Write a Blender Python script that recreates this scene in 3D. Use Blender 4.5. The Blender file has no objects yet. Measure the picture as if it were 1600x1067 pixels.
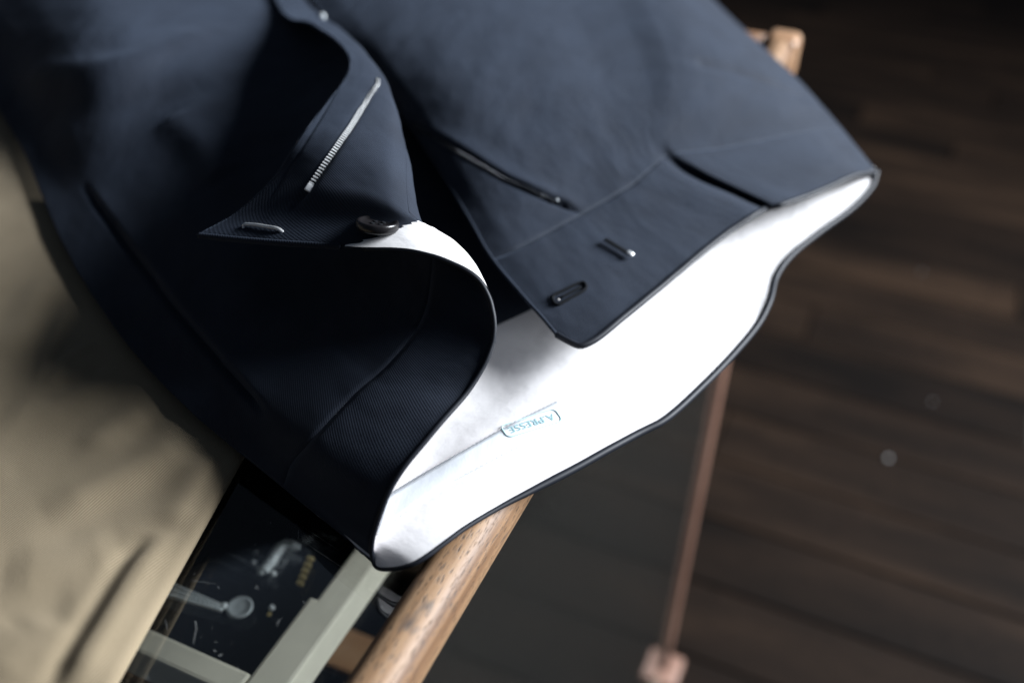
import bpy, bmesh, math, random
import numpy as np
from mathutils import Vector, Matrix, noise
from mathutils.bvhtree import BVHTree

random.seed(7); rng = np.random.default_rng(7)
scene = bpy.context.scene
COL = scene.collection

# ------------------------------------------------------------------ camera
F = 1566.0; PX, PY = 800.0, 533.5            # focal length / centre in pixels of a 1600 px wide frame
TZ = 0.695                                    # height of the glass top
CAM_H = 0.245                                 # camera above the glass
_v1 = np.array([-4600.0, -1348.5, F]); _v2 = np.array([880.0, -1183.5, F])
_X = -_v1 / np.linalg.norm(_v1)
_Y = _v2 - _X * (_v2 @ _X); _Y /= np.linalg.norm(_Y)
_Z = np.cross(_X, _Y)
RW = np.array([_X, _Y, _Z])                   # camera (right, down, forward) -> world
CAM = np.array([0.0938, -0.1366, TZ + CAM_H])

cam = bpy.data.cameras.new('camera')
cam_ob = bpy.data.objects.new('camera', cam); COL.objects.link(cam_ob)
cam.sensor_width = 36.0; cam.lens = F / 1600 * 36; cam.clip_start = 0.01; cam.clip_end = 60
m = np.eye(4); m[:3, 0] = RW[:, 0]; m[:3, 1] = -RW[:, 1]; m[:3, 2] = -RW[:, 2]; m[:3, 3] = CAM
cam_ob.matrix_world = Matrix(m.tolist())
cam.dof.use_dof = True; cam.dof.focus_distance = 0.330; cam.dof.aperture_fstop = 4.9
scene.camera = cam_ob

# ------------------------------------------------------------------ light
w = bpy.data.worlds.new('World'); scene.world = w; w.use_nodes = True
w.node_tree.nodes['Background'].inputs[0].default_value = (0.55, 0.72, 1.0, 1)
w.node_tree.nodes['Background'].inputs[1].default_value = 0.065

def area(name, loc, target, sx, sy, power, col):
    l = bpy.data.lights.new(name, 'AREA'); l.shape = 'RECTANGLE'; l.size = sx; l.size_y = sy
    l.energy = power; l.color = col
    o = bpy.data.objects.new(name, l); COL.objects.link(o); o.location = loc
    o.rotation_euler = (Vector(target) - Vector(loc)).to_track_quat('-Z', 'Y').to_euler()
    return o
area('window_light', (1.40, 1.15, TZ + 0.92), (0.0, 0.10, TZ), 1.1, 0.8, 165, (0.90, 0.95, 1.0))

scene.view_settings.view_transform = 'Standard'; scene.view_settings.look = 'None'
scene.view_settings.exposure = 0.0; scene.view_settings.gamma = 1.0
scene.view_settings.use_curve_mapping = False
scene.cycles.use_denoising = True
scene.cycles.max_bounces = 10; scene.cycles.transparent_max_bounces = 16

# ------------------------------------------------------------------ helpers
def ray(px, py):
    return RW @ np.array([(px - PX) / F, (py - PY) / F, 1.0])
def U(px, py, h=0.0):
    """point of the place seen at a pixel of the photograph, h millimetres above the glass"""
    r = ray(px, py); t = (TZ + h * 0.001 - CAM[2]) / r[2]
    return CAM + r * t
def proj(P):
    q = (np.asarray(P) - CAM) @ RW
    return np.stack([PX + F * q[..., 0] / q[..., 2], PY + F * q[..., 1] / q[..., 2]], -1)

def hermite(knots, n):
    """(n x k) matrix of an interpolating cubic through k control points"""
    k = len(knots); t = np.linspace(knots[0], knots[-1], n); W = np.zeros((n, k)); D = np.zeros((k, k))
    for i in range(k):
        a, b = max(i - 1, 0), min(i + 1, k - 1)
        D[i, b] += 1 / (knots[b] - knots[a]); D[i, a] -= 1 / (knots[b] - knots[a])
    for r_, x in enumerate(t):
        i = min(max(int(np.searchsorted(knots, x, side='right')) - 1, 0), k - 2)
        h = knots[i + 1] - knots[i]; s = (x - knots[i]) / h
        W[r_, i] += 2 * s**3 - 3 * s**2 + 1; W[r_, i + 1] += -2 * s**3 + 3 * s**2
        W[r_] += (s**3 - 2 * s**2 + s) * h * D[i] + (s**3 - s**2) * h * D[i + 1]
    return W
def knots_of(G, axis):
    d = np.linalg.norm(np.diff(G, axis=axis), axis=2).mean(axis=1 - axis)
    return np.concatenate([[0], np.cumsum(np.maximum(d, 1e-4))])

class Sheet:
    """smooth surface through a grid of control points; rows run away from the waist, columns along it"""
    def __init__(s, G, nv, nu):
        s.ku, s.kv = knots_of(G, 1), knots_of(G, 0)
        s.P = np.einsum('ij,jkc,lk->ilc', hermite(s.kv, nv), G, hermite(s.ku, nu))
        s.u = np.linspace(0, s.ku[-1], nu); s.v = np.linspace(0, s.kv[-1], nv)
        s.nv, s.nu = nv, nu
        s.rebuild()
    def rebuild(s):
        du = np.gradient(s.P, axis=1); dv = np.gradient(s.P, axis=0)
        n = np.cross(du, dv); s.N = n / np.maximum(np.linalg.norm(n, axis=2, keepdims=True), 1e-12)
        idx = np.arange(s.nv * s.nu).reshape(s.nv, s.nu)
        s.quads = np.stack([idx[:-1, :-1], idx[:-1, 1:], idx[1:, 1:], idx[1:, :-1]], -1)
        s.bvh = BVHTree.FromPolygons(s.P.reshape(-1, 3).tolist(), s.quads.reshape(-1, 4).tolist())
    def on(s, px, py, lift=0.0):
        """the point of the sheet seen at a pixel, lifted towards the viewer's side (mm)"""
        d = Vector(ray(px, py)).normalized(); h = s.bvh.ray_cast(Vector(CAM), d)
        if h[0] is None:
            n = s.bvh.find_nearest(Vector(U(px, py, 30))); h = (n[0], n[1])
        nn = h[1] if h[1].dot(d) < 0 else -h[1]
        return h[0] + nn * lift * 0.001, nn
    def line(s, pts, lift=0.0, step=0.0015):
        out = []
        for a, b in zip(pts[:-1], pts[1:]):
            k = max(2, int(math.dist(a, b) / 8))
            for i in range(k):
                t = i / k; out.append(s.on(a[0] + (b[0] - a[0]) * t, a[1] + (b[1] - a[1]) * t, lift))
        out.append(s.on(*pts[-1], lift))
        return out
    def press(s, pts, depth, width, step=0.0):
        """press a seam (millimetres) into the sheet along a line seen in the photograph; step raises one side"""
        L = np.array([p[0][:] for p in s.line(pts)]); Nn = np.array([p[1][:] for p in s.line(pts)])
        Pf = s.P.reshape(-1, 3); best = np.full(len(Pf), 1e9); sgn = np.zeros(len(Pf)); nb = np.zeros_like(Pf); tt = np.zeros(len(Pf))
        near = np.where((Pf >= L.min(0) - .03).all(1) & (Pf <= L.max(0) + .03).all(1))[0]
        for i in range(len(L) - 1):
            a, d = L[i], L[i + 1] - L[i]; dd = d @ d
            if dd < 1e-12: continue
            t = np.clip((Pf[near] - a) @ d / dd, 0, 1); q = Pf[near] - (a + t[:, None] * d)
            dist = np.linalg.norm(q, axis=1); better = dist < best[near]
            ii = near[better]; best[ii] = dist[better]; nb[ii] = Nn[i]; tt[ii] = (i + t[better]) / (len(L) - 1)
            side = np.cross(Nn[i], d / math.sqrt(dd)); sgn[ii] = np.sign(q[better] @ side)
        x = best[near] * 1000 / width; fade = np.clip(np.minimum(tt[near], 1 - tt[near]) * 12, 0, 1)
        amp = -depth * np.exp(-x**2) * (0.3 + 0.7 * fade)
        if step: amp = amp + np.where(sgn[near] > 0, step * np.exp(-(x / 4)**2), 0) * fade
        Pf[near] += nb[near] * (amp * 0.001)[:, None]
        s.P = Pf.reshape(s.nv, s.nu, 3); s.rebuild()

def new_obj(name, me, mat, parent=None, smooth=True):
    if mat is not None and not me.materials: me.materials.append(mat)
    if smooth and len(me.polygons): me.polygons.foreach_set('use_smooth', [True] * len(me.polygons))
    o = bpy.data.objects.new(name, me); COL.objects.link(o)
    if parent is not None: o.parent = parent
    return o
def mesh_from(name, V, Fc, mat, parent=None, uv=None, smooth=True):
    me = bpy.data.meshes.new(name); me.from_pydata([tuple(v) for v in V], [], [tuple(f) for f in Fc])
    if uv is not None:
        l = me.uv_layers.new(name='UVMap'); li = np.zeros(len(me.loops), dtype=np.int32); me.loops.foreach_get('vertex_index', li)
        l.data.foreach_set('uv', np.asarray(uv)[li].ravel())
    me.update()
    return new_obj(name, me, mat, parent, smooth)
def sheet_obj(name, s, mask, mat, parent, off=0.0, thick=0.0, smooth=True):
    """cut the faces of a sheet where mask(face u, face v) holds into one mesh"""
    uc = (s.u[:-1] + s.u[1:]) / 2; vc = (s.v[:-1] + s.v[1:]) / 2
    UU, VV = np.meshgrid(uc, vc)
    q = s.quads[mask(UU, VV)]
    used, inv = np.unique(q, return_inverse=True)
    P = (s.P + s.N * off * 0.001).reshape(-1, 3)[used]
    uv = np.stack(np.meshgrid(s.u, s.v), -1).reshape(-1, 2)[used]
    o = mesh_from(name, P, inv.reshape(-1, 4), mat, parent, uv, smooth)
    if thick:
        md = o.modifiers.new('thickness', 'SOLIDIFY'); md.thickness = abs(thick) * 0.001; md.offset = -1 if thick > 0 else 1
    return o
def empty(name, loc, label=None, cat=None, group=None):
    o = bpy.data.objects.new(name, None); COL.objects.link(o); o.location = loc; o.empty_display_size = 0.02
    return tag(o, label, cat, group)
def tag(o, label=None, cat=None, group=None, kind=None):
    if label: o['label'] = label
    if cat: o['category'] = cat
    if group: o['group'] = group
    if kind: o['kind'] = kind
    return o
def adopt(o, parent):
    o.parent = parent; o.matrix_parent_inverse = Matrix.Translation(-Vector(parent.location))
    return o
def tube(name, pts, rad, mat, parent=None, sides=10, closed=False, flat=1.0, up=None):
    """a round cord through points; rad is one radius or one per point (metres)"""
    P = [Vector(p) for p in pts]; n = len(P); V = []; Fc = []; uv = []
    if not hasattr(rad, '__len__'): rad = [rad] * n
    prev = None; acc = 0
    for i, p in enumerate(P):
        a = P[i - 1] if (i or closed) else P[0]; b = P[(i + 1) % n] if (i < n - 1 or closed) else P[-1]
        t = (b - a).normalized()
        if prev is None: x = t.orthogonal().normalized() if up is None else (Vector(up) - t * t.dot(Vector(up))).normalized()
        else: x = (prev - t * prev.dot(t)).normalized()
        if up is not None: x = (Vector(up) - t * t.dot(Vector(up))).normalized()
        prev = x; y = t.cross(x); acc += (p - P[i - 1]).length if i else 0
        for k in range(sides):
            an = 2 * math.pi * k / sides
            V.append(p + (x * math.cos(an) * flat + y * math.sin(an)) * rad[i]); uv.append((acc, k / sides * 0.004))
    for i in range(n if closed else n - 1):
        for k in range(sides):
            j = (i + 1) % n
            Fc.append((i * sides + k, i * sides + (k + 1) % sides, j * sides + (k + 1) % sides, j * sides + k))
    if not closed:
        Fc.append(tuple(range(sides))[::-1]); Fc.append(tuple((n - 1) * sides + k for k in range(sides)))
    return mesh_from(name, V, Fc, mat, parent, uv)
def box_bm(bm, c, size, rot=None, bevel=0.0, seg=2):
    r = bmesh.ops.create_cube(bm, size=1.0); vs = r['verts']
    for v in vs:
        v.co = Vector((v.co.x * size[0], v.co.y * size[1], v.co.z * size[2]))
    if bevel:
        es = list({e for v in vs for e in v.link_edges})
        rb = bmesh.ops.bevel(bm, geom=es, offset=bevel, segments=seg, profile=0.6, affect='EDGES'); vs = list({v for f in rb['faces'] for v in f.verts} | {v for v in vs if v.is_valid})
    M = rot if rot is not None else Matrix.Identity(3)
    for v in vs: v.co = M @ v.co + Vector(c)
def box(name, c, size, mat, parent=None, rot=None, bevel=0.0, seg=2, smooth=False):
    bm = bmesh.new(); box_bm(bm, c, size, rot, bevel, seg)
    me = bpy.data.meshes.new(name); bm.to_mesh(me); bm.free()
    return new_obj(name, me, mat, parent, smooth)
def lathe(name, prof, mat, parent=None, n=32):
    V = []; Fc = []
    for r, z in prof:
        for k in range(n):
            a = 2 * math.pi * k / n; V.append((r * math.cos(a), r * math.sin(a), z))
    for i in range(len(prof) - 1):
        for k in range(n):
            Fc.append((i * n + k, i * n + (k + 1) % n, (i + 1) * n + (k + 1) % n, (i + 1) * n + k))
    Fc.append(tuple(range(n))[::-1]); Fc.append(tuple((len(prof) - 1) * n + k for k in range(n)))
    return mesh_from(name, V, Fc, mat, parent)
def smooth_line(pts, n):
    G = np.array([[list(p) for p in pts]]); k = knots_of(G, 1)
    return np.einsum('lk,kc->lc', hermite(k, n), G[0])

# ------------------------------------------------------------------ materials
def mat_new(name):
    m_ = bpy.data.materials.new(name); m_.use_nodes = True
    nt = m_.node_tree; b = nt.nodes['Principled BSDF']
    return m_, nt, b, nt.nodes.new, nt.links.new
def setp(b, **k):
    for n, v in k.items():
        b.inputs[n.replace('_', ' ')].default_value = v
def ramp(N, stops):
    r = N('ShaderNodeValToRGB'); e = r.color_ramp.elements
    while len(e) < len(stops): e.new(0.5)
    for q, (p, c) in zip(e, stops): q.position = p; q.color = (*c, 1)
    return r
def cloth(name, c1, c2, pitch, angle, bump, rough=0.8, sheen=0.1, sheen_tint=(1, 1, 1), wrinkle=0.15, fuzz=0.45):
    m_, nt, b, N, L = mat_new(name)
    tc = N('ShaderNodeTexCoord'); mp = N('ShaderNodeMapping'); L(tc.outputs['UV'], mp.inputs[0])
    mp.inputs['Rotation'].default_value = (0, 0, math.radians(angle))
    wv = N('ShaderNodeTexWave'); wv.wave_type = 'BANDS'; wv.bands_direction = 'X'
    L(mp.outputs[0], wv.inputs[0]); wv.inputs['Scale'].default_value = 0.314 / pitch
    wv.inputs['Distortion'].default_value = 0.25; wv.inputs['Detail'].default_value = 2; wv.inputs['Detail Scale'].default_value = 2.5
    no = N('ShaderNodeTexNoise'); L(tc.outputs['UV'], no.inputs[0]); no.inputs['Scale'].default_value = 900; no.inputs['Detail'].default_value = 2
    n2 = N('ShaderNodeTexNoise'); L(tc.outputs['UV'], n2.inputs[0]); n2.inputs['Scale'].default_value = 38; n2.inputs['Detail'].default_value = 5
    mx = N('ShaderNodeMix'); mx.data_type = 'FLOAT'; mx.inputs[0].default_value = fuzz
    L(wv.outputs['Fac'], mx.inputs[2]); L(no.outputs['Fac'], mx.inputs[3])
    cr = ramp(N, [(0.25, c1), (0.8, c2)]); ad = N('ShaderNodeMath'); ad.operation = 'MULTIPLY_ADD'
    L(n2.outputs['Fac'], ad.inputs[0]); ad.inputs[1].default_value = 0.8
    hm = N('ShaderNodeMath'); hm.operation = 'MULTIPLY_ADD'; L(mx.outputs[0], hm.inputs[0]); hm.inputs[1].default_value = 0.7; hm.inputs[2].default_value = -0.25
    L(hm.outputs[0], ad.inputs[2]); L(ad.outputs[0], cr.inputs[0]); L(cr.outputs[0], b.inputs['Base Color'])
    bp = N('ShaderNodeBump'); bp.inputs['Strength'].default_value = bump; bp.inputs['Distance'].default_value = 0.00035
    L(mx.outputs[0], bp.inputs['Height'])
    b2 = N('ShaderNodeBump'); b2.inputs['Strength'].default_value = wrinkle; b2.inputs['Distance'].default_value = 0.003
    L(n2.outputs['Fac'], b2.inputs['Height']); L(b2.outputs[0], bp.inputs['Normal']); L(bp.outputs[0], b.inputs['Normal'])
    setp(b, Roughness=rough, Sheen_Weight=sheen, Sheen_Roughness=0.5, Sheen_Tint=(*sheen_tint, 1))
    b.inputs['Specular IOR Level'].default_value = 0.25
    return m_
def plain(name, c, rough=0.5, metal=0.0, spec=0.5, var=0.0, scale=200, bump=0.0):
    m_, nt, b, N, L = mat_new(name)
    setp(b, Base_Color=(*c, 1), Roughness=rough, Metallic=metal); b.inputs['Specular IOR Level'].default_value = spec
    if var or bump:
        tc = N('ShaderNodeTexCoord'); no = N('ShaderNodeTexNoise'); no.inputs['Scale'].default_value = scale; no.inputs['Detail'].default_value = 6
        L(tc.outputs['Object'], no.inputs[0])
        if var:
            cr = ramp(N, [(0.3, tuple(x * (1 - var) for x in c)), (0.7, tuple(min(1, x * (1 + var)) for x in c))])
            L(no.outputs['Fac'], cr.inputs[0]); L(cr.outputs[0], b.inputs['Base Color'])
        if bump:
            bp = N('ShaderNodeBump'); bp.inputs['Strength'].default_value = bump; bp.inputs['Distance'].default_value = 0.0005
            L(no.outputs['Fac'], bp.inputs['Height']); L(bp.outputs[0], b.inputs['Normal'])
    return m_
def wood(name, tones, axis, sc_len, sc_cross, pore, rough=0.4, spots=False, coat=0.0, spec=0.5, pk=17):
    """grain stretched along one axis, dark open pores"""
    m_, nt, b, N, L = mat_new(name)
    tc = N('ShaderNodeTexCoord'); oi = N('ShaderNodeObjectInfo'); va = N('ShaderNodeVectorMath'); va.operation = 'ADD'
    L(tc.outputs['Object'], va.inputs[0]); cx = N('ShaderNodeCombineXYZ'); mu = N('ShaderNodeMath'); mu.operation = 'MULTIPLY'; mu.inputs[1].default_value = 37.0
    L(oi.outputs['Random'], mu.inputs[0]); L(mu.outputs[0], cx.inputs[0]); L(mu.outputs[0], cx.inputs[1]); L(cx.outputs[0], va.inputs[1])
    def mapped(l, c):
        mp = N('ShaderNodeMapping'); L(va.outputs[0], mp.inputs[0]); s_ = [c, c, c]; s_[axis] = l; mp.inputs['Scale'].default_value = s_
        return mp
    n1 = N('ShaderNodeTexNoise'); L(mapped(sc_len, sc_cross).outputs[0], n1.inputs[0]); n1.inputs['Scale'].default_value = 1; n1.inputs['Detail'].default_value = 8; n1.inputs['Roughness'].default_value = 0.6
    cr = ramp(N, [(0.28, tones[0]), (0.52, tones[1]), (0.75, tones[2])])
    tn = N('ShaderNodeMath'); tn.operation = 'MULTIPLY_ADD'; L(oi.outputs['Random'], tn.inputs[0]); tn.inputs[1].default_value = 0.22; tn.inputs[2].default_value = -0.11
    a2 = N('ShaderNodeMath'); a2.operation = 'ADD'; L(n1.outputs['Fac'], a2.inputs[0]); L(tn.outputs[0], a2.inputs[1]); L(a2.outputs[0], cr.inputs[0])
    n2 = N('ShaderNodeTexNoise'); L(mapped(sc_len * 34, sc_cross * pk).outputs[0], n2.inputs[0]); n2.inputs['Scale'].default_value = 1; n2.inputs['Detail'].default_value = 3
    pr = ramp(N, [(pore - 0.06, (1, 1, 1)), (pore + 0.05, (0, 0, 0))]); L(n2.outputs['Fac'], pr.inputs[0])
    mx = N('ShaderNodeMix'); mx.data_type = 'RGBA'; L(pr.outputs[0], mx.inputs[0]); L(cr.outputs[0], mx.inputs[6]); mx.inputs[7].default_value = (*[t * 0.22 for t in tones[0]], 1)
    out = mx.outputs[2]
    if spots:
        n3 = N('ShaderNodeTexNoise'); L(mapped(60, 150).outputs[0], n3.inputs[0]); n3.inputs['Scale'].default_value = 1; n3.inputs['Detail'].default_value = 2
        sp = ramp(N, [(0.62, (0, 0, 0)), (0.74, (0.85, 0.85, 0.85))]); L(n3.outputs['Fac'], sp.inputs[0])
        m2 = N('ShaderNodeMix'); m2.data_type = 'RGBA'; L(sp.outputs[0], m2.inputs[0]); L(out, m2.inputs[6]); m2.inputs[7].default_value = (0.065, 0.052, 0.048, 1); out = m2.outputs[2]
    L(out, b.inputs['Base Color'])
    bp = N('ShaderNodeBump'); bp.inputs['Strength'].default_value = 0.35; bp.inputs['Distance'].default_value = 0.0004; bp.invert = True
    L(pr.outputs[0], bp.inputs['Height']); L(bp.outputs[0], b.inputs['Normal'])
    setp(b, Roughness=rough, Coat_Weight=coat, Coat_Roughness=0.3); b.inputs['Specular IOR Level'].default_value = spec
    return m_
def glass(name, tint, ior=1.5, haze=0.0, haze_col=(0.5, 0.56, 0.54)):  # even diffuse veil mixed in, standing for light the pane reflects
    m_ = bpy.data.materials.new(name); m_.use_nodes = True; nt = m_.node_tree; nt.nodes.clear(); N, L = nt.nodes.new, nt.links.new
    o = N('ShaderNodeOutputMaterial'); mx = N('ShaderNodeMixShader'); t = N('ShaderNodeBsdfTransparent'); g = N('ShaderNodeBsdfGlossy'); fr = N('ShaderNodeFresnel')
    t.inputs[0].default_value = (*tint, 1); g.inputs['Roughness'].default_value = 0.02; fr.inputs[0].default_value = ior
    L(fr.outputs[0], mx.inputs[0]); L(t.outputs[0], mx.inputs[1]); L(g.outputs[0], mx.inputs[2]); df = N('ShaderNodeBsdfDiffuse'); df.inputs[0].default_value = (*haze_col, 1); m2 = N('ShaderNodeMixShader'); m2.inputs[0].default_value = haze
    L(mx.outputs[0], m2.inputs[1]); L(df.outputs[0], m2.inputs[2]); L(m2.outputs[0], o.inputs[0])
    return m_

M = {}
M['navy'] = cloth('navy_twill', (0.0060, 0.0086, 0.0156), (0.0158, 0.0222, 0.0365), 0.00085, 38, 0.32, sheen=0.08, sheen_tint=(0.55, 0.7, 1.0))
M['navy_in'] = cloth('navy_twill_reverse', (0.009, 0.012, 0.019), (0.016, 0.020, 0.032), 0.00105, -38, 0.4, sheen=0.06, sheen_tint=(0.6, 0.75, 1.0))
M['lining'] = cloth('white_cotton', (0.67, 0.65, 0.655), (0.75, 0.735, 0.74), 0.0006, 90, 0.15, rough=0.9, sheen=0.0, wrinkle=0.35)
M['tape'] = cloth('white_tape', (0.60, 0.635, 0.68), (0.70, 0.73, 0.76), 0.0008, 0, 0.06, rough=0.8, sheen=0.0, wrinkle=0.2)
M['khaki'] = cloth('khaki_twill', (0.215, 0.168, 0.106), (0.295, 0.235, 0.156), 0.00078, -20, 0.5, rough=0.85, sheen=0.05, wrinkle=0.05, fuzz=0.18)
M['piping'] = plain('navy_satin', (0.009, 0.011, 0.017), 0.55, spec=0.3)
M['thread'] = plain('black_thread', (0.005, 0.006, 0.008), 0.95, spec=0.15)
M['thread_pale'] = plain('pale_thread', (0.62, 0.60, 0.60), 0.8)
M['teal'] = plain('teal_print', (0.42, 0.63, 0.66), 0.8)
M['steel'] = plain('steel', (0.85, 0.86, 0.87), 0.34, 0.55)
M['steel_dark'] = plain('blackened_steel', (0.10, 0.105, 0.115), 0.40, 1.0)
M['silver'] = plain('silver', (0.80, 0.84, 0.86), 0.42, 0.10)
M['silver_dull'] = plain('dull_silver', (0.42, 0.45, 0.47), 0.55, 0.10)
M['bead'] = plain('pale_bead', (0.5, 0.5, 0.5), 0.3)  # pale colour takes the place of a glint
M['gold'] = plain('gold', (0.85, 0.66, 0.28), 0.4, 0.1)
M['button'] = plain('dark_horn', (0.010, 0.009, 0.010), 0.30, var=0.5, scale=150)
M['rail'] = wood('ash_rail', [(0.12, 0.060, 0.029), (0.255, 0.150, 0.080), (0.37, 0.245, 0.150)], 1, 7, 330, 0.385, rough=0.56, spots=True, coat=0.0, pk=6.5)
M['rail_x'] = wood('ash_rail_cross', [(0.15, 0.072, 0.036), (0.27, 0.145, 0.078), (0.36, 0.22, 0.13)], 0, 9, 120, 0.37, rough=0.4, coat=0.2)
M['leg'] = wood('ash_leg', [(0.17, 0.085, 0.060), (0.26, 0.145, 0.105), (0.33, 0.20, 0.15)], 2, 8, 90, 0.34, rough=0.45)
M['floor'] = wood('dark_floorboard', [(0.0038, 0.0026, 0.0021), (0.0115, 0.0070, 0.0048), (0.029, 0.0172, 0.0108)], 0, 2.2, 11, 0.33, rough=0.75, spec=0.08)
M['cream'] = plain('cream_paint', (0.90, 0.84, 0.70), 0.45, var=0.05, scale=60)
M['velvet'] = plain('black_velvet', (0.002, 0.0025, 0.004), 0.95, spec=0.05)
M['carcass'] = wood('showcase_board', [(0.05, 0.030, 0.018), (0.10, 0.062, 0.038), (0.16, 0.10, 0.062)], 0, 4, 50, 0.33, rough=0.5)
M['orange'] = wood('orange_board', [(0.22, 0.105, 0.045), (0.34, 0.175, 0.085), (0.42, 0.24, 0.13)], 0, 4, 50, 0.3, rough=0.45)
M['glass'] = glass('clear_glass', (0.975, 0.98, 0.975), haze=0.0015)
M['glass_side'] = glass('side_glass', (0.92, 0.94, 0.93), haze=0.011, haze_col=(0.53, 0.53, 0.50))  # greyish veil painted in for the room mirrored in the pane
M['scratch'] = plain('glass_scratch', (0.45, 0.46, 0.45), 0.6)

# ------------------------------------------------------------------ floor
floor = tag(box('floor', (0.2, 2.2, -0.03), (6.0, 6.4, 0.02), plain('floor_gap', (0.006, 0.005, 0.005), 0.8)), kind='structure')
PW = 0.105; y = -0.60; row = 0
base_plank = {}
while y < 5.2:
    x = -1.6 - random.uniform(0, 0.9)
    while x < 2.4:
        ln = random.choice([0.75, 0.9, 1.2])
        if ln not in base_plank:
            bm = bmesh.new(); box_bm(bm, (0, 0, 0), (ln - 0.0025, PW - 0.003, 0.018), bevel=0.0015, seg=1)
            me = bpy.data.meshes.new('plank'); bm.to_mesh(me); bm.free(); me.materials.append(M['floor']); base_plank[ln] = me
        c = Vector((x + ln / 2, y + PW / 2, -0.009 + random.uniform(-0.0006, 0.0006)))
        x += ln
        q = proj(np.array(c)); dp = (np.array(c) - CAM) @ RW[:, 2]
        if dp < 0.4 or not (-900 < q[0] < 2400 and -250 < q[1] < 1700): continue
        o = bpy.data.objects.new('plank', base_plank[ln]); COL.objects.link(o); o.location = c; o.parent = floor
        o.matrix_parent_inverse = Matrix.Identity(4)
    y += PW
    row += 1
for i, (px, py, r) in enumerate([(1387, 717, 0.0030), (1457, 627, 0.0014), (1440, 425, 0.0014)]):  # each one stands in for a point highlight on the floor
    p = CAM + ray(px, py) * ((0.002 - CAM[2]) / ray(px, py)[2])
    o = lathe('bead', [(r * 0.2, -r * 0.95), (r * 0.8, -r * 0.6), (r, 0), (r * 0.8, r * 0.6), (r * 0.2, r * 0.95)], M['bead'], n=12)
    o.location = (p[0], p[1], 0.0005 + r * 0.95)
    tag(o, ['larger shiny bead lying alone on the dark floorboards', 'small dull bead on the floor beyond the larger bead', 'tiny bead on the floor farthest from the showcase leg'][i], 'bead', 'beads on the floor')

# ------------------------------------------------------------------ showcase table
YF, YN, XL = 0.5185, -0.42, -0.62           # far, near and left rails; the right rail runs along x = 0
RR = 0.0084
table = empty('showcase_table', (0, 0, 0), 'low glass-topped showcase table with a rounded brown wooden rail', 'showcase table')
def rail(name, a, b, mat, r=RR, hh=0.0105):
    """bar with a rounded, slightly squarish section"""
    a, b = Vector(a), Vector(b); n = 40; V = []; Fc = []; k = 28
    t = (b - a).normalized(); sx = t.cross(Vector((0, 0, 1))).normalized()
    for i in range(n + 1):
        p = a.lerp(b, i / n)
        for j in range(k):
            an = 2 * math.pi * j / k; c, s = math.cos(an), math.sin(an); e = 0.86
            V.append(p + sx * (math.copysign(abs(c)**e, c) * r) + Vector((0, 0, math.copysign(abs(s)**e, s) * hh)))
    for i in range(n):
        for j in range(k):
            Fc.append((i * k + j, i * k + (j + 1) % k, (i + 1) * k + (j + 1) % k, (i + 1) * k + j))
    Fc.append(tuple(range(k))[::-1]); Fc.append(tuple(n * k + j for j in range(k)))
    return mesh_from(name, V, Fc, mat, table)
ZR = TZ - 0.0015
rail('rail', (0, YN + .008, ZR), (0, YF - .008, ZR), M['rail'])
rail('rail', (XL, YN + .008, ZR), (XL, YF - .008, ZR), M['rail'])
rail('rail', (XL + .008, YF, ZR), (-.008, YF, ZR), M['rail_x'], hh=0.008)
rail('rail', (XL + .008, YN, ZR), (-.008, YN, ZR), M['rail_x'], hh=0.008)
for cx_ in (0, XL):
    for cy_ in (YF, YN):
        box('corner_block', (cx_, cy_, ZR - 0.004), (0.0215, 0.0225, 0.030), M['rail_x'], table, bevel=0.006, seg=4, smooth=True)
        lg = tube('leg', [(cx_, cy_, z) for z in np.linspace(0.010, ZR - 0.02, 12)], 0.0066, M['leg'], table, sides=16)
        ft = box('foot', (cx_, cy_, 0.0075), (0.040, 0.040, 0.014), M['leg'], table, bevel=0.004, seg=3, smooth=True)
box('glass_top', ((XL) / 2, (YF + YN) / 2, TZ - 0.002), (-XL - 0.012, YF - YN - 0.012, 0.004), M['glass'], table)
for cx_ in (0, XL):
    box('glass_side', (cx_, (YF + YN) / 2, (TZ - .015 + .022) / 2), (0.003, YF - YN - 0.02, TZ - .015 - .022), M['glass_side'], table)
for cy_ in (YF,):
    box('glass_side', (XL / 2, cy_, (TZ - .015 + .022) / 2), (-XL - 0.02, 0.003, TZ - .015 - .022), M['glass_side'], table)
for cx_ in (0, XL):
    box('base_rail', (cx_, (YF + YN) / 2, 0.015), (0.012, YF - YN - 0.042, 0.012), M['carcass'], table, bevel=0.003)
for cy_ in (YF, YN):
    box('base_rail', (XL / 2, cy_, 0.015), (-XL - 0.042, 0.012, 0.012), M['carcass'], table, bevel=0.003)

# scratches and specks on the glass
V = []; Fc = []
def speck(a, b, wd):
    a, b = Vector(a), Vector(b); d = (b - a); s = Vector((-d.y, d.x, 0)).normalized() * wd; i = len(V)
    V.extend([a - s, b - s * 0.4, b + s * 0.4, a + s]); Fc.append((i, i + 1, i + 2, i + 3))
for (x0, y0, x1, y1, wd) in [(305, 970, 308, 985, .16), (306, 985, 302, 1005, .13), (300, 906, 338, 912, .05), (340, 915, 343, 920, .1), (398, 918, 405, 920, .12), (400, 914, 404, 917, .1),
                             (335, 1015, 337, 1018, .2), (343, 1022, 344, 1025, .2), (346, 1021, 347, 1023, .2), (432, 974, 441, 964, .07), (437, 968, 433, 978, .07), (466, 828, 466, 842, .06), (258, 968, 262, 984, .07),
                             (540, 1013, 549, 1007, .08), (228, 1055, 236, 1065, .08), (521, 1058, 526, 1040, .06)]:
    p, q = U(x0, y0, 0.25), U(x1, y1, 0.25); speck(p, q, wd * 0.0003)
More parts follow.
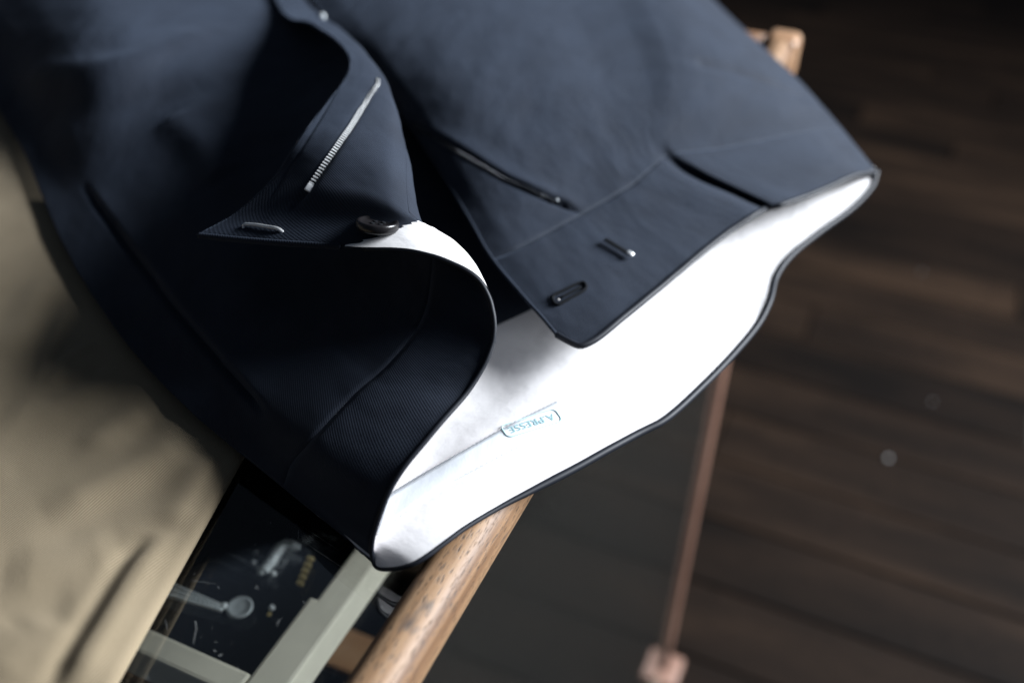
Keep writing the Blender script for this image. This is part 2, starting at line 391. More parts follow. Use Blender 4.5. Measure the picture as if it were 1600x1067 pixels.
for _ in range(70):
    p = U(random.uniform(200, 640), random.uniform(740, 1066), 0.25); a = random.uniform(0, 6.28); l = random.choice([0.12, 0.15, 0.2, 0.8]) * 0.001
    speck(p, p + np.array([math.cos(a), math.sin(a), 0]) * l, random.uniform(0.015, 0.04) * 0.001)
tag(mesh_from('scratches', V, Fc, M['scratch'], table, smooth=False), kind='stuff')

# ------------------------------------------------------------------ tray under the glass
TD = -82                                       # rim of the tray, mm below the glass top
def at_tray(px, py, h): return Vector(U(px, py, h))
tray = empty('display_tray', (XL / 2, 0.02, TZ - 0.06), 'cream-rimmed black velvet jewellery tray under the glass', 'tray')
def T(o): return adopt(o, tray)
xr1 = at_tray(575, 897, TD).x; xr0 = at_tray(524, 897, TD).x; xr0w = at_tray(440, 990, TD).x
ystep = at_tray(478, 928, TD).y; ynear1 = at_tray(300, 1010, TD).y; ynear0 = at_tray(270, 1042, TD).y
zt = TZ + TD * 0.001
bm = bmesh.new()                                # the right side of the rim is one piece with a step
vs = [bm.verts.new((x, y_, zt)) for x, y_ in [(xr1, YN + .03), (xr1, 0.40), (xr0, 0.40), (xr0, ystep), (xr0w, ystep), (xr0w, YN + .03)]]
fc = bm.faces.new(vs); ex = bmesh.ops.extrude_face_region(bm, geom=[fc])
for v in ex['geom']:
    if isinstance(v, bmesh.types.BMVert): v.co.z -= 0.017
bmesh.ops.recalc_face_normals(bm, faces=bm.faces[:]); bmesh.ops.bevel(bm, geom=bm.edges[:], offset=0.0014, segments=2, profile=0.6, affect='EDGES')
me = bpy.data.meshes.new('rim'); bm.to_mesh(me); bm.free(); T(new_obj('rim', me, M['cream'], None, False))
T(box('rim', ((xr0w + XL + .03) / 2, (ynear0 + ynear1) / 2, zt - 0.010), (xr0w - XL - .03, ynear1 - ynear0, 0.020), M['cream'], bevel=0.0015))
T(box('rim', ((xr0 + XL + .03) / 2, 0.408, zt - 0.008), (xr0 - XL - .03, 0.016, 0.016), M['cream'], bevel=0.0015))
T(box('velvet_pad', ((xr0 + XL + .03) / 2, (0.40 + ynear1) / 2, zt - 0.016), (xr0 - XL - .031, 0.40 - ynear1, 0.008), M['velvet'], bevel=0.001))
PADZ = TD - 12
# boards inside the showcase, below and beside the tray
inner = empty('showcase_shelf', (XL / 2, 0, 0.10), 'brown boarded shelf low inside the showcase', 'shelf')
SZ = TZ - 0.20
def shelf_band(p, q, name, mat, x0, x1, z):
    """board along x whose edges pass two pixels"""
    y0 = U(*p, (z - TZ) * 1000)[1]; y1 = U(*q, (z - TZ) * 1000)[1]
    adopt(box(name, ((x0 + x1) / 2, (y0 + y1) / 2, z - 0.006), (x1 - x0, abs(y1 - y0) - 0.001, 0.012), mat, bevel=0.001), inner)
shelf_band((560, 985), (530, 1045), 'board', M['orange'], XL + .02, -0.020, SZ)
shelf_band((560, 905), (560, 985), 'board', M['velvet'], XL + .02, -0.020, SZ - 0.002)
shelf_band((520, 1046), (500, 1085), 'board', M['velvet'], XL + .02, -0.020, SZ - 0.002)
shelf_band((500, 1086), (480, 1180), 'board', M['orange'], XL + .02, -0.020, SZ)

# jewellery on the pad
def J(px, py, h=0): return Vector(U(px, py, PADZ + h))
def chain(name, pts, r, mat, label, n=60):
    P = smooth_line([J(*p, 1.0) for p in pts], n); o = tube(name, [Vector(p) + Vector((0, 0, 0.0003 * math.sin(i * 2.1))) for i, p in enumerate(P)], [r * (1 + 0.35 * math.sin(i * 2.6)) for i in range(n)], mat, sides=6)
    return tag(o, label, 'chain', 'fine chains on the velvet')
chain('neck_chain', [(240, 725), (355, 764), (455, 803), (520, 825)], 0.0007, M['silver_dull'], 'dull grey chain nearest the black trousers on the velvet')
chain('neck_chain', [(260, 796), (330, 822), (405, 852)], 0.0006, M['silver_dull'], 'faint grey chain, middle of the three thin ones')
chain('neck_chain', [(240, 822), (300, 845), (395, 882)], 0.0006, M['silver_dull'], 'faint grey chain closest to the disc pendant')
nk = empty('pendant_necklace', J(375, 950), 'pale silver necklace strands ending in a round grey disc', 'necklace')
for a, b in [((180, 872), (345, 945)), ((190, 890), (345, 949)), ((180, 900), (346, 953))]:
    P = smooth_line([J(*a, 1.2), J((a[0] + b[0]) / 2, (a[1] + b[1]) / 2 + 2, 1.2), J(*b, 1.4)], 70)
    adopt(tube('strand', P, [0.0012 * (1 + 0.3 * math.sin(i * 2.2)) * (1 - 0.4 * i / 70) for i in range(70)], M['silver'], sides=6), nk)
d = lathe('disc', [(0.0050, 0), (0.0054, 0.0005), (0.0054, 0.0010), (0.0044, 0.0013), (0.0040, 0.0009), (0.001, 0.0012)], M['silver_dull'], n=28); d.location = J(375, 950, 0.6); adopt(d, nk)
d = lathe('bail', [(0.0012, 0), (0.0018, 0.0008), (0.0012, 0.0016)], M['silver'], n=14); d.location = J(350, 948, 0.6); adopt(d, nk)
cf = empty('curved_brooch', J(435, 870), 'curved pale silver brooch with a cluster of beads at its end', 'brooch')
P = smooth_line([J(411, 892, 2), J(424, 876, 3), J(433, 862, 3.5), J(446, 852, 3), J(461, 857, 2)], 40)
adopt(tube('band', P, [0.0024 + 0.0004 * math.sin(i / 39 * 3.1) for i in range(40)], M['silver'], sides=12), cf)
for px, py, r in [(400, 865, .0013), (397, 880, .0016), (408, 893, .0017), (427, 896, .0012), (404, 887, .0013), (464, 856, .0016)]:
    d = lathe('bead', [(r * .2, -r), (r * .8, -r * .6), (r, 0), (r * .8, r * .6), (r * .2, r)], M['silver'], n=12); d.location = J(px, py, 2.0); adopt(d, cf)
rg = empty('silver_ring', J(475, 819), 'silver ring peeping out from under the black trousers', 'ring')
P = [J(475, 819, 2.0) + Vector((0.0032 * math.cos(a), 0.0032 * math.sin(a), 0)) for a in np.linspace(0, 2 * math.pi, 28, endpoint=False)]
adopt(tube('band', P, 0.0013, M['silver'], sides=10, closed=True), rg)
d = lathe('stone', [(0.0024, 0), (0.0026, 0.0008), (0.0012, 0.0020)], M['silver'], n=14); d.location = J(473, 828, 2.5); adopt(d, rg)
gb = empty('gold_bracelet', J(478, 890), 'short gold link bracelet lying beside the curved brooch', 'bracelet')
for i in range(5):
    t = i / 4; px, py = 485 - 16 * t, 873 + 38 * t
    d = box('link', J(px, py, 1.2), (0.0033, 0.0021, 0.0018), M['gold'], bevel=0.0006, seg=2, smooth=True); adopt(d, gb)
er = empty('small_earring', J(424, 955), 'tiny gold and silver earring near the inner edge of the cream rim', 'earring')
d = lathe('stud', [(0.0009, 0), (0.0014, 0.0006), (0.0010, 0.0018)], M['silver'], n=12); d.location = J(425, 951, 0.3); adopt(d, er)
d = lathe('drop', [(0.0006, 0), (0.0011, 0.0006), (0.0006, 0.0014)], M['gold'], n=12); d.location = J(421, 961, 0.3); adopt(d, er)

# ------------------------------------------------------------------ khaki trousers
kh = empty('khaki_trousers', U(200, 900, 0), 'creased khaki twill trousers folded flat at the left on the glass', 'trousers')
ea, eb = U(366, 735, 4), U(180, 1067, 4)
ny, na = 330, 300
ys = np.linspace(eb[1] - 0.05, ea[1] + 0.42, ny)
sl = (ea[0] - eb[0]) / (ea[1] - eb[1])
edge_x = ea[0] + sl * (ys - ea[1])
arc = np.concatenate([np.linspace(-0.33, -0.012, 20)[:-1], np.linspace(-0.012, 0, 14)[:-1], np.linspace(0, 0.008, 12)[:-1], np.linspace(0.008, 0.40, na)])
def gauss_line(XY, pts, amp, wid):
    pts = [U(px, py, 5)[:2] for px, py in pts]; best = np.full(XY.shape[:-1], 1e9); tb = np.zeros(XY.shape[:-1]); n = len(pts) - 1
    for i in range(n):
        a = pts[i]; d = pts[i + 1] - a; t = np.clip(((XY - a) @ d) / (d @ d), 0, 1); q = np.linalg.norm(XY - (a + t[..., None] * d), axis=-1)
        tb = np.where(q < best, (i + t) / n, tb); best = np.minimum(best, q)
    return amp * np.exp(-(best * 1000 / wid)**2) * np.clip(np.sin(np.clip(tb, 0.02, 0.98) * math.pi) * 1.6, 0, 1)
K = np.zeros((ny, len(arc), 3)); HK = 4.2
for j, a in enumerate(arc):
    if a < 0: x = -a; h = 0.5
    else:
        x = a; h = HK
    R_ = HK / 2
    if abs(a) <= 0.0066:                                # the rounded fold
        th = (a / 0.0066) * math.pi / 2; x = R_ * 0.001 * 1.6 * (1 - math.cos(th)) ; h = (HK + 0.5) / 2 + (HK - 0.5) / 2 * math.sin(th)
    else: x = abs(a) - 0.0066 + R_ * 0.0016
    K[:, j, 0] = edge_x - x; K[:, j, 1] = ys; K[:, j, 2] = h
XY = K[..., :2]; top = np.clip((arc - 0.002) / 0.01, 0, 1)[None, :]
wr = np.zeros((ny, len(arc)))
for pts, amp, wid in [([(262, 822), (205, 910), (150, 1000), (95, 1090)], 3.4, 8), ([(235, 830), (190, 880), (110, 1010), (60, 1100)], -2.6, 3.0),
                      ([(330, 700), (300, 770), (262, 822)], 2.0, 6), ([(60, 800), (150, 760), (240, 718), (300, 690)], 2.4, 7), ([(40, 850), (140, 810), (220, 770), (290, 720)], -1.8, 6),
                      ([(0, 900), (110, 880), (190, 850)], 1.8, 9), ([(60, 600), (80, 540), (110, 470)], 1.4, 2.5), ([(75, 605), (100, 560), (150, 530)], 1.4, 2.5), ([(90, 600), (135, 590), (160, 560)], -1.2, 3),
                      ([(200, 690), (260, 640), (330, 625)], -2.0, 5), ([(130, 700), (180, 660), (230, 640)], 1.6, 6), ([(0, 640), (80, 640), (170, 600)], 1.2, 8), ([(0, 740), (60, 720), (140, 690)], -1.2, 6),
                      ([(0, 980), (40, 950), (120, 930)], -1.5, 7), ([(0, 560), (40, 500), (70, 420)], 1.2, 6), ([(-20, 1060), (40, 1010), (90, 960)], 1.5, 8)]:
    wr += gauss_line(XY, pts, amp * (0.75 if amp > 0 or wid < 3.5 else 0.4), wid * 1.15)
for i in range(ny):
    for j in range(19 + 13, len(arc)):
        p = K[i, j]; wr[i, j] += 0.5 * noise.noise(Vector((p[0] * 16, p[1] * 22, 3.1))) + 0.14 * noise.noise(Vector((p[0] * 75, p[1] * 60, 9.1)))
K[..., 2] += wr * top
K[..., 2] = np.maximum(K[..., 2], 0.35); K[..., 2] = TZ + K[..., 2] * 0.001
V = K.reshape(-1, 3); idx = np.arange(len(V)).reshape(ny, len(arc))
FQ = np.stack([idx[:-1, :-1], idx[1:, :-1], idx[1:, 1:], idx[:-1, 1:]], -1)
uvk = np.stack(np.meshgrid(np.abs(arc), ys), -1).reshape(-1, 2)
ktop = FQ[:, 25:].reshape(-1, 4); kbot = FQ[:, :25].reshape(-1, 4)
def cut(name, q, mat, parent):
    used, inv = np.unique(q, return_inverse=True); o = mesh_from(name, V[used], inv.reshape(-1, 4), mat, None, uvk[used]); adopt(o, parent); return o
cut('upper_leg', ktop, M['khaki'], kh); cut('under_leg', kbot, M['khaki'], kh)

# ------------------------------------------------------------------ black trousers
tr = empty('black_trousers', (0, 0, 0), 'navy-black twill trousers with open fly and white waistband lining', 'trousers')
def grid(rows): return np.array([[U(*p) for p in r] for r in rows])

# left front: rises from the side fold, rolls over and folds back, inside out
GL = grid([
 [(581,872,4),(583,838,14),(612,760,28),(675,678,37),(738,602,43),(766,548,50),(772,500,57),(757,450,64),(715,415,69),(640,392,71),(540,388,69),(425,380,64),(308,370,58)],
 [(508,815,6),(517,785,14),(543,727,27),(608,652,36),(680,585,43),(722,530,50),(744,470,58),(735,412,65),(692,368,71),(628,353,74),(550,350,72),(450,336,68),(372,334,63)],
 [(440,757,8),(452,725,15),(484,686,26),(548,616,35),(612,560,42),(655,500,49),(672,435,57),(672,385,66),(650,345,74),(610,317,79),(560,302,79),(495,292,77),(428,280,72)],
 [(300,645,9),(325,610,14),(370,565,22),(430,500,29),(500,440,35),(560,390,43),(605,340,53),(630,290,64),(637,250,74),(614,225,82),(575,208,85),(530,202,85),(476,207,83)],
 [(190,525,9),(220,490,13),(265,445,20),(320,380,28),(390,320,35),(450,270,42),(510,225,50),(565,190,61),(603,165,71),(606,140,79),(590,120,82),(572,108,83),(548,102,83)],
 [(100,385,9),(125,350,13),(165,310,19),(212,255,26),(268,205,33),(325,165,40),(405,140,42),(462,115,44),(515,95,49),(546,78,57),(545,60,64),(525,47,67),(490,40,66)],
 [(35,235,9),(58,200,14),(95,160,29),(140,115,42),(200,75,48),(260,45,46),(320,22,43),(385,15,42),(435,5,42),(465,0,43),(475,2,45),(465,8,46),(440,18,46)],
 [(-45,110,9),(-20,72,12),(18,36,24),(65,0,36),(125,-40,45),(185,-70,47),(245,-92,44),(305,-110,42),(365,-120,42),(395,-120,42),(405,-115,42),(405,-108,42),(395,-100,42)],
 [(-140,-10,9),(-112,-45,20),(-70,-85,33),(-20,-125,43),(40,-165,47),(100,-195,47),(160,-215,44),(220,-232,42),(280,-250,42),(320,-258,42),(340,-263,42),(347,-265,42),(351,-266,42)],
])
# right front: lies over the back, outer side up
GR = grid([
 [(870,523,24),(912,539,25),(990,482,28),(1060,425,29),(1130,368,30),(1188,331,31),(1199,326,21),(1212,323,29),(1270,303,27),(1332,276,24),(1370,268,17)],
 [(770,405,24),(808,388,27),(870,356,29),(935,320,31),(990,288,33),(1028,255,34),(1042,245,33.4),(1060,238,35),(1145,228,33),(1245,208,29),(1315,200,17)],
 [(738,350,25),(770,332,29),(828,300,33),(890,264,35),(945,228,36.5),(990,197,37.8),(1022,180,39),(1052,170,40),(1128,165,38),(1222,160,31),(1280,160,17)],
 [(700,285,25),(728,270,31),(778,238,36),(838,200,39),(900,160,41),(955,128,40.5),(1005,110,41.5),(1048,101,43.8),(1115,98,42),(1190,108,33),(1243,120,17)],
 [(640,195,26),(668,178,34),(720,143,42),(780,105,45),(845,65,46),(910,40,44.5),(970,22,45.5),(1018,12,48),(1075,8,45),(1130,30,34),(1180,62,17)],
 [(575,110,28),(605,90,36),(660,50,43),(720,12,46),(785,-25,47),(860,-50,46),(930,-66,47),(975,-73,49),(1020,-78,46),(1060,-55,34),(1108,-5,17)],
 [(505,25,32),(540,0,38),(600,-45,44),(660,-85,46),(720,-120,47),(775,-145,47),(812,-158,48),(845,-165,50),(910,-175,44),(985,-150,34),(1030,-95,17)],
 [(430,-75,34),(465,-100,40),(525,-145,44),(585,-185,46),(645,-220,47),(700,-245,47),(737,-258,48),(770,-265,50),(835,-275,44),(910,-250,34),(955,-195,17)],
])
# back: lies on the glass and over the rail, lining up
eb0 = [(581,872,4),(590,886,2.8),(620,888,5.5),(650,879,8.6),(690,852,10.5),(725,826,11),(780,793,10.5),(832,766,10),(900,731,9.5),(950,703,9),(1000,676,8),(1040,655,8),(1100,601,8),(1150,549,8),(1185,506,9),(1203,470,11),(1213,432,12),(1236,400,13),(1282,362,13),(1332,325,13),(1362,292,14),(1370,268,17)]
E0 = np.array([U(*p) for p in eb0]); nb_ = len(E0); tcol = np.concatenate([[0], np.cumsum(np.linalg.norm(np.diff(E0, axis=0), axis=1))]); tcol /= tcol[-1]
dl = GL[2, 0] - GL[0, 0]; dl[2] = 0; dl /= np.linalg.norm(dl); dr = GR[2, -1] - GR[0, -1]; dr[2] = 0; dr /= np.linalg.norm(dr)
def along(Gcol, d):
    s_ = np.concatenate([[0], np.cumsum(np.linalg.norm(np.diff(Gcol, axis=0), axis=1))])
    return np.array([np.interp(d, s_, Gcol[:, k]) for k in range(3)])
rowsB = [E0]
for d in (0.012, 0.03, 0.05, 0.075, 0.105, 0.15, 0.21, 0.28):
    r_ = []
    for j in range(nb_):
        t = tcol[j]; p = E0[j] + (along(GL[:, 0], d) - GL[0, 0]) * (1 - t) + (along(GR[:, -1], d) - GR[0, -1]) * t; x = p[0]
        hg = 6.4 + 5.4 * (0.5 - 0.5 * math.cos(math.pi * min(1, max(0, (x + 0.026) / 0.018))))
        edge = min(1, d / 0.03); h = (E0[j, 2] - TZ) * 1000 * (1 - edge) + hg * edge
        lf = max(0, 1 - t / 0.05); rf = max(0, 1 - (1 - t) / 0.06)
        h = h * (1 - rf) + 17 * rf; p[2] = TZ + h * 0.001
        r_.append(p)
    rowsB.append(np.array(r_))
GB = np.array(rowsB)
# the folds: the back shares its first and last columns with the fronts
for i, d in enumerate((0, 0.012, 0.03, 0.05, 0.075, 0.105, 0.15, 0.21, 0.28)):
    GB[i, 0] = along(GL[:, 0], d); GB[i, -1] = along(GR[:, -1], d)

for i in range(1, len(GB)):                     # the layers meet in a clean fold at both sides
    k_ = min(1, i / 2)
    for q in (1, 2):
        GB[i, q] = GB[i, q] * (1 - k_) + (GB[i, 0] * (1 - q / 3) + GB[i, 3] * q / 3) * k_
        GB[i, -1 - q] = GB[i, -1 - q] * (1 - k_) + (GB[i, -1] * (1 - q / 3) + GB[i, -4] * q / 3) * k_
SL = Sheet(GL, 330, 330); SR = Sheet(GR, 330, 330); SB = Sheet(GB, 200, 420)
vl = SL.kv[2]; vr = SR.kv[1]; vb = 0.045
def uneven(s, seed):
    for i in range(0, s.nv):
        for j in range(0, s.nu):
            q = Vector((s.u[j], s.v[i], seed))
            s.P[i, j] += s.N[i, j] * (0.00055 * noise.noise(q * 30) + 0.00028 * noise.noise(q * 75) + 0.00010 * noise.noise(q * 190))
    s.rebuild()
fold_l, fold_r = SL.P[:, 0].copy(), SR.P[:, -1].copy()
uneven(SL, 1.3); uneven(SR, 4.7); SL.P[:, 0] = fold_l; SR.P[:, -1] = fold_r
# seams pressed into the cloth
SL.press([(440, 757), (484, 687), (552, 614), (600, 572)], 0.35, 1.0)
SL.press([(132, 292), (200, 385), (280, 490), (345, 565), (410, 640)], 2.2, 1.8, step=1.4)
SL.press([(452, 332), (485, 295), (545, 205), (583, 142)], 1.3, 1.6)
SL.press([(418, 322), (460, 255), (500, 190), (552, 100)], 0.35, 0.8)
SR.press([(1085, 95), (1150, 110), (1220, 135), (1265, 155)], 2.2, 6)
SL.press([(40, 118), (130, 110), (230, 92), (320, 48)], -2.6, 10)
SL.press([(60, 172), (160, 166), (260, 152), (335, 128)], 2.0, 12)
SL.press([(265, 185), (315, 228), (350, 285)], -3.5, 9)
SR.press([(772, 405), (868, 358), (935, 322), (1012, 275)], 0.7, 1.0)
SR.press([(648, 196), (700, 225), (790, 280), (868, 315), (908, 332)], 1.8, 1.7, step=1.5)

Lm = lambda f: f
parts = {}
uf = SL.ku[8] * 0.6 + SL.ku[9] * 0.4; vf = SL.kv[5]
sheet_obj('waistband', SL, lambda u, v: (v <= vl) & (u < uf), M['navy'], tr, thick=0.7)
sheet_obj('fly_facing', SL, lambda u, v: (v <= vf) & (u >= uf), M['navy'], tr, thick=0.7)
sheet_obj('left_front', SL, lambda u, v: ((v > vl) & (u < uf)) | (v > vf), M['navy'], tr, thick=0.7)
sheet_obj('waistband', SR, lambda u, v: v <= vr, M['navy'], tr, thick=0.7)
sheet_obj('right_front', SR, lambda u, v: v > vr, M['navy'], tr, thick=0.7)
sheet_obj('back_panel', SB, lambda u, v: v > -1, M['navy'], tr, thick=0.7)
u9, u10 = SL.ku[9], SL.ku[10]
lining = sheet_obj('lining', SB, lambda u, v: (v < 0.082) & ((v < 0.004) | ((u < SB.u[-1] - 0.006) & (u > 0.004))), M['lining'], tr, off=0.45)
def warped(name, s, vmax, ulim, mat, parent, off, nv=50, nu=220):
    V = []; uv = []
    Q = s.P + s.N * off * 0.001
    for v in np.linspace(0, vmax, nv):
        i = min(int(v / s.v[-1] * (s.nv - 1)), s.nv - 2); t = (v - s.v[i]) / (s.v[1] - s.v[0]); rowp = Q[i] * (1 - t) + Q[i + 1] * t
        for u in np.linspace(0, ulim(v), nu): V.append([np.interp(u, s.u, rowp[:, k]) for k in range(3)]); uv.append((u, v))
    Fc = [(i * nu + j, i * nu + j + 1, (i + 1) * nu + j + 1, (i + 1) * nu + j) for i in range(nv - 1) for j in range(nu - 1)]
    return mesh_from(name, V, Fc, mat, parent, uv)
warped('lining', SL, 0.034, lambda v: u10 - (u10 - u9) * v / 0.013 + 0.0006 * math.sin(v * 1900) + 0.0004 * math.sin(v * 4700), M['lining'], tr, -1.0)

def edge_cord(name, pts, rad, n=200):
    return tube(name, smooth_line(pts, n), rad, M['piping'], tr, sides=12)
# piping: along the back edge, round the side fold and up the rolled front
cordL = [SL.P[0, j] for j in range(0, 330, 6) if SL.u[j] < u10]
cordB = [SB.P[0, j] for j in range(SB.nu - 1, -1, -6)]
pl = cordB + cordL[1:]; nP = 420
sm = smooth_line(pl, nP); fr_ = np.linspace(0, 1, nP); kk = len(cordB) / len(pl)
tube('piping', sm, [0.00135 if f < kk * 0.92 else 0.00135 - 0.00055 * min(1, (f - kk * 0.92) / 0.05) for f in fr_], M['piping'], tr, sides=12)
edge_cord('piping', [SR.P[0, j] for j in range(0, 330, 6)], 0.0012)
tube('fly_edge', smooth_line([SL.P[i, -1] for i in range(0, 300, 6)], 160), 0.0007, M['navy'], tr, sides=8)
tube('fly_edge', smooth_line([SR.P[i, 0] for i in range(0, 300, 6)], 160), 0.0007, M['navy'], tr, sides=8)

tube('facing_edge', smooth_line([SL.P[0, j] + SL.N[0, j] * -0.0005 for j in range(0, 330, 4) if SL.u[j] > u10 - 0.001], 90), 0.0011, M['navy'], tr, sides=10)
# zip on the folded-back left front
zp = SL.line([(485, 294), (515, 248), (545, 203), (568, 168), (583, 147), (589, 135), (589, 127)], 0.7)
zip_l = tube('zip_tape', [p for p, n_ in zp], 0.0008, M['thread'], tr, sides=8)
def teeth(zl, pitch, size, mat, parent, taper=False):
    P = np.array([p[:] for p, _ in zl]); Nn = [n_ for _, n_ in zl]; s_ = np.concatenate([[0], np.cumsum(np.linalg.norm(np.diff(P, axis=0), axis=1))])
    bm = bmesh.new(); d = 0.0015
    while d < s_[-1]:
        i = min(int(np.searchsorted(s_, d)), len(P) - 1); i = max(i, 1); t = (d - s_[i - 1]) / max(s_[i] - s_[i - 1], 1e-9)
        p = Vector(P[i - 1] * (1 - t) + P[i] * t); ax = Vector(P[i] - P[i - 1]).normalized(); n_ = (Nn[i] - ax * ax.dot(Nn[i])).normalized(); sd = n_.cross(ax)
        k_ = 1 - 0.35 * max(0, min(1, (d / s_[-1] - 0.55) / 0.4)) if taper else 1.0
        box_bm(bm, p + n_ * (0.0006 - 0.0005 * (1 - k_)), (size[0], size[1] * k_, size[2] * k_), Matrix((ax, sd, n_)).transposed(), bevel=0.00012, seg=1); d += pitch
    me = bpy.data.meshes.new('zip_teeth'); bm.to_mesh(me); bm.free()
    return tag(new_obj('zip_teeth', me, mat, parent, False), kind='stuff')
teeth(zp, 0.00122, (0.00060, 0.0021, 0.0009), M['steel'], zip_l, True)
p, n_ = SL.on(485, 295, 1.4)
ax = (zp[3][0] - zp[0][0]).normalized(); sd = n_.cross(ax)
box('zip_stop', p, (0.0030, 0.0026, 0.0016), M['steel'], zip_l, Matrix((ax, sd, n_)).transposed(), bevel=0.0005, smooth=True)
# zip line on the right front
zr = SR.line([(648, 197), (700, 226), (790, 281), (868, 316)], 0.6)
zip_r = tube('zip_tape', [p for p, n_ in zr], 0.0009, M['thread'], tr, sides=8)
teeth(zr, 0.0013, (0.0006, 0.0017, 0.0008), M['steel_dark'], zip_r)
p, n_ = SR.on(871, 314, 1.2)
lathe('zip_stop', [(0.0003, -0.0006), (0.0008, 0), (0.0003, 0.0006)], M['silver_dull'], zip_r, n=10).location = p
c1_, c2_ = SL.on(503, 31, 1.5)[0], SR.on(503, 31, 1.5)[0]; p = c1_ if (c1_ - Vector(CAM)).length < (c2_ - Vector(CAM)).length else c2_
pl_ = lathe('zip_pull', [(0.0007, -0.0022), (0.0016, -0.0015), (0.0017, 0.0008), (0.0008, 0.0018)], M['silver_dull'], tr, n=14); pl_.location = p

# hook and bar
def bar(name, s, a, b, wd, th, mat, lift=0.9):
    (p, n_), (q, _) = s.on(*a, lift), s.on(*b, lift); ax = (q - p); ln = ax.length; ax.normalize(); nn = (n_ - ax * ax.dot(n_)).normalized()
    o = box(name, (p + q) / 2, (ln, wd, th), mat, tr, Matrix((ax, nn.cross(ax), nn)).transposed(), bevel=min(wd, th) * 0.35, seg=3, smooth=True)
    return o, p, q, nn
eye = tube('hook_bar', smooth_line([SL.on(381, 359, -0.3)[0], SL.on(384, 356, 1.3)[0], SL.on(400, 357, 1.7)[0], SL.on(420, 360, 1.7)[0], SL.on(438, 363, 1.5)[0], SL.on(445, 365, -0.3)[0]], 40), 0.00065, M['steel'], tr, sides=8)
hb, p, q, nn = bar('hook', SR, (945, 379), (984, 403), 0.0022, 0.0008, M['steel_dark'], 1.6)
box('hook_tip', q + nn * 0.0004, (0.0030, 0.0021, 0.0014), M['steel'], hb, Matrix(((q - p).normalized(), nn.cross((q - p).normalized()), nn)).transposed(), bevel=0.0006, smooth=True)
# buttonhole
bh = []
for k in range(40):
    a = 2 * math.pi * k / 40; t = math.cos(a); w_ = 7.5 + 3 * max(0, -t)
    t = math.copysign(abs(t)**0.55, t); sn = math.copysign(abs(math.sin(a))**0.55, math.sin(a)); cx_, cy_ = 890 + 25 * t, 459 - 13 * t; bh.append(SR.on(cx_ + 0.46 * w_ * sn, cy_ + 0.88 * w_ * sn, 0.4)[0])
hole = tube('buttonhole', bh, [0.0006 * (1 + 0.25 * (k % 2)) for k in range(40)], M['thread'], tr, sides=6, closed=True)
tube('slit', [SR.on(876 + 4 * i, 466 - 2.1 * i, 0.25)[0] for i in range(9)], 0.0006, M['thread'], hole, sides=6)
lathe('eyelet', [(0.0002, -0.0003), (0.0005, 0), (0.0002, 0.0003)], M['thread_pale'], hole, n=10).location = SR.on(873, 470, 0.6)[0]
# button standing on the lining behind the edge
bt_p, bt_n = SL.on(590, 366, 0.6)
vd = Vector(ray(590, 355)).normalized(); upv = -Vector(RW[:, 1]); axv = (-vd * 0.34 + upv * 0.94 + Vector(RW[:, 0]) * 0.05).normalized()
rb = 0.0070
but = lathe('button', [(rb * 0.55, 0), (rb * 0.9, 0.0004), (rb, 0.0014), (rb, 0.0030), (rb * 0.95, 0.0036), (rb * 0.84, 0.0036), (rb * 0.74, 0.0028), (rb * 0.2, 0.0026)], M['button'], tr, n=40)
but.location = bt_p + axv * 0.0006; but.rotation_euler = axv.to_track_quat('Z', 'Y').to_euler()
for sx_ in (-1, 1):
    for sy_ in (-1, 1):
        h_ = lathe('thread_hole', [(0.0008, 0.0), (0.0009, 0.0003), (0.0004, 0.0005)], M['thread'], but, n=10); h_.location = (sx_ * 0.0014, sy_ * 0.0014, 0.00258)

# lining details: band between two stitched lines with a printed label
def band_on(name, s, top_, bot_, lift, mat, n=70, k=6):
    A = smooth_line([s.on(*p, lift)[0] for p in top_], n); B = smooth_line([s.on(*p, lift)[0] for p in bot_], n); V = []; Fc = []; uv = []
    for i in range(n):
        for j in range(k):
            t = j / (k - 1); p = A[i] * (1 - t) + B[i] * t; V.append(p + np.array([0, 0, 0.0002 * math.sin(t * math.pi)])); uv.append((i * 0.0015, t * 0.01))
    for i in range(n - 1):
        for j in range(k - 1): Fc.append((i * k + j, i * k + j + 1, (i + 1) * k + j + 1, (i + 1) * k + j))
    o = mesh_from(name, V, Fc, mat, None, uv); o.parent = lining
    md = o.modifiers.new('thickness', 'SOLIDIFY'); md.thickness = 0.0003; md.offset = -1
    return o
TOPL = [(607, 775), (660, 743), (730, 703), (800, 664), (860, 634), (872, 628)]
BOTL = [(590, 838), (640, 802), (700, 760), (760, 727), (815, 698), (880, 664), (892, 658)]
bnd = band_on('lining_band', SB, TOPL, BOTL, 0.9, M['tape'])
bnd_bvh = BVHTree.FromPolygons([v.co for v in bnd.data.vertices], [p_.vertices[:] for p_ in bnd.data.polygons])
tube('stitch_line', smooth_line([SB.on(*p, 1.05)[0] for p in TOPL], 160), [0.00009 * (1.6 if i % 4 < 2 else 0.7) for i in range(160)], M['thread_pale'], lining, sides=5)
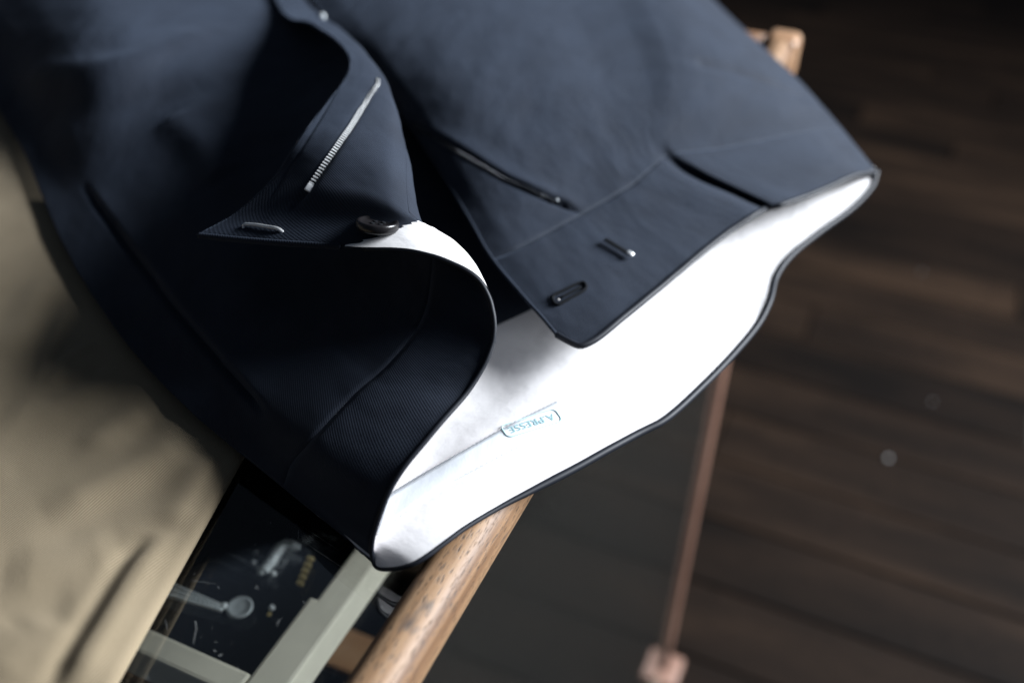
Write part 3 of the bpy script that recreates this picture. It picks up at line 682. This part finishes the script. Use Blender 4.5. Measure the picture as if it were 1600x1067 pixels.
tube('stitch_line', smooth_line([SB.on(*p, 1.05)[0] for p in BOTL], 160), [0.00010 * (1.6 if i % 4 < 2 else 0.7) for i in range(160)], M['thread_pale'], lining, sides=5)

# label: rounded frame and lettering, read from the far side
la, lb = Vector(SB.on(872, 651, 1.6)[0]), Vector(SB.on(788, 678, 1.6)[0])   # right and left middle of the frame
lx = (lb - la).normalized(); _, ln_ = SB.on(830, 664, 1.6); lz = (ln_ - lx * lx.dot(ln_)).normalized(); ly = lz.cross(lx)
LW = (lb - la).length; LH = LW * 0.30; lc = (la + lb) / 2
def label_pt(x, y, lift=0.00013):
    o_ = lc + lx * x + ly * y + lz * 0.02; q = SB.bvh.ray_cast(o_, -lz); b_ = bnd_bvh.ray_cast(o_, -lz)
    base = q[0] + lz * 0.0009
    if b_[0] is not None and (b_[0] - base).dot(lz) > 0: base = b_[0]
    return base + lz * lift
fr = []; rr = LH * 0.30
for cx_, cy_, a0 in [(LW / 2 - rr, LH / 2 - rr, 0), (-LW / 2 + rr, LH / 2 - rr, 90), (-LW / 2 + rr, -LH / 2 + rr, 180), (LW / 2 - rr, -LH / 2 + rr, 270)]:
    for k in range(7):
        a = math.radians(a0 + 90 * k / 6); fr.append(label_pt(cx_ + rr * math.cos(a), cy_ + rr * math.sin(a)))
lab = tube('label_frame', fr, 0.00020, M['teal'], lining, sides=6, closed=True)
cu = bpy.data.curves.new('letters', 'FONT'); cu.body = 'A.PRESSE'; cu.align_x = 'CENTER'; cu.align_y = 'CENTER'; cu.size = LH * 0.66; cu.extrude = 0.00002; cu.offset = 0.00003; cu.space_character = 1.12
to = bpy.data.objects.new('letters', cu); COL.objects.link(to); bpy.context.view_layer.update()
dg = bpy.context.evaluated_depsgraph_get(); me = bpy.data.meshes.new_from_object(to.evaluated_get(dg)); bpy.data.objects.remove(to)
xs = [v.co.x for v in me.vertices]; kx = LW * 0.82 / (max(xs) - min(xs))
for v in me.vertices: v.co = label_pt(v.co.x * kx, v.co.y * 1.0)
new_obj('lettering', me, M['teal'], lining, smooth=False)
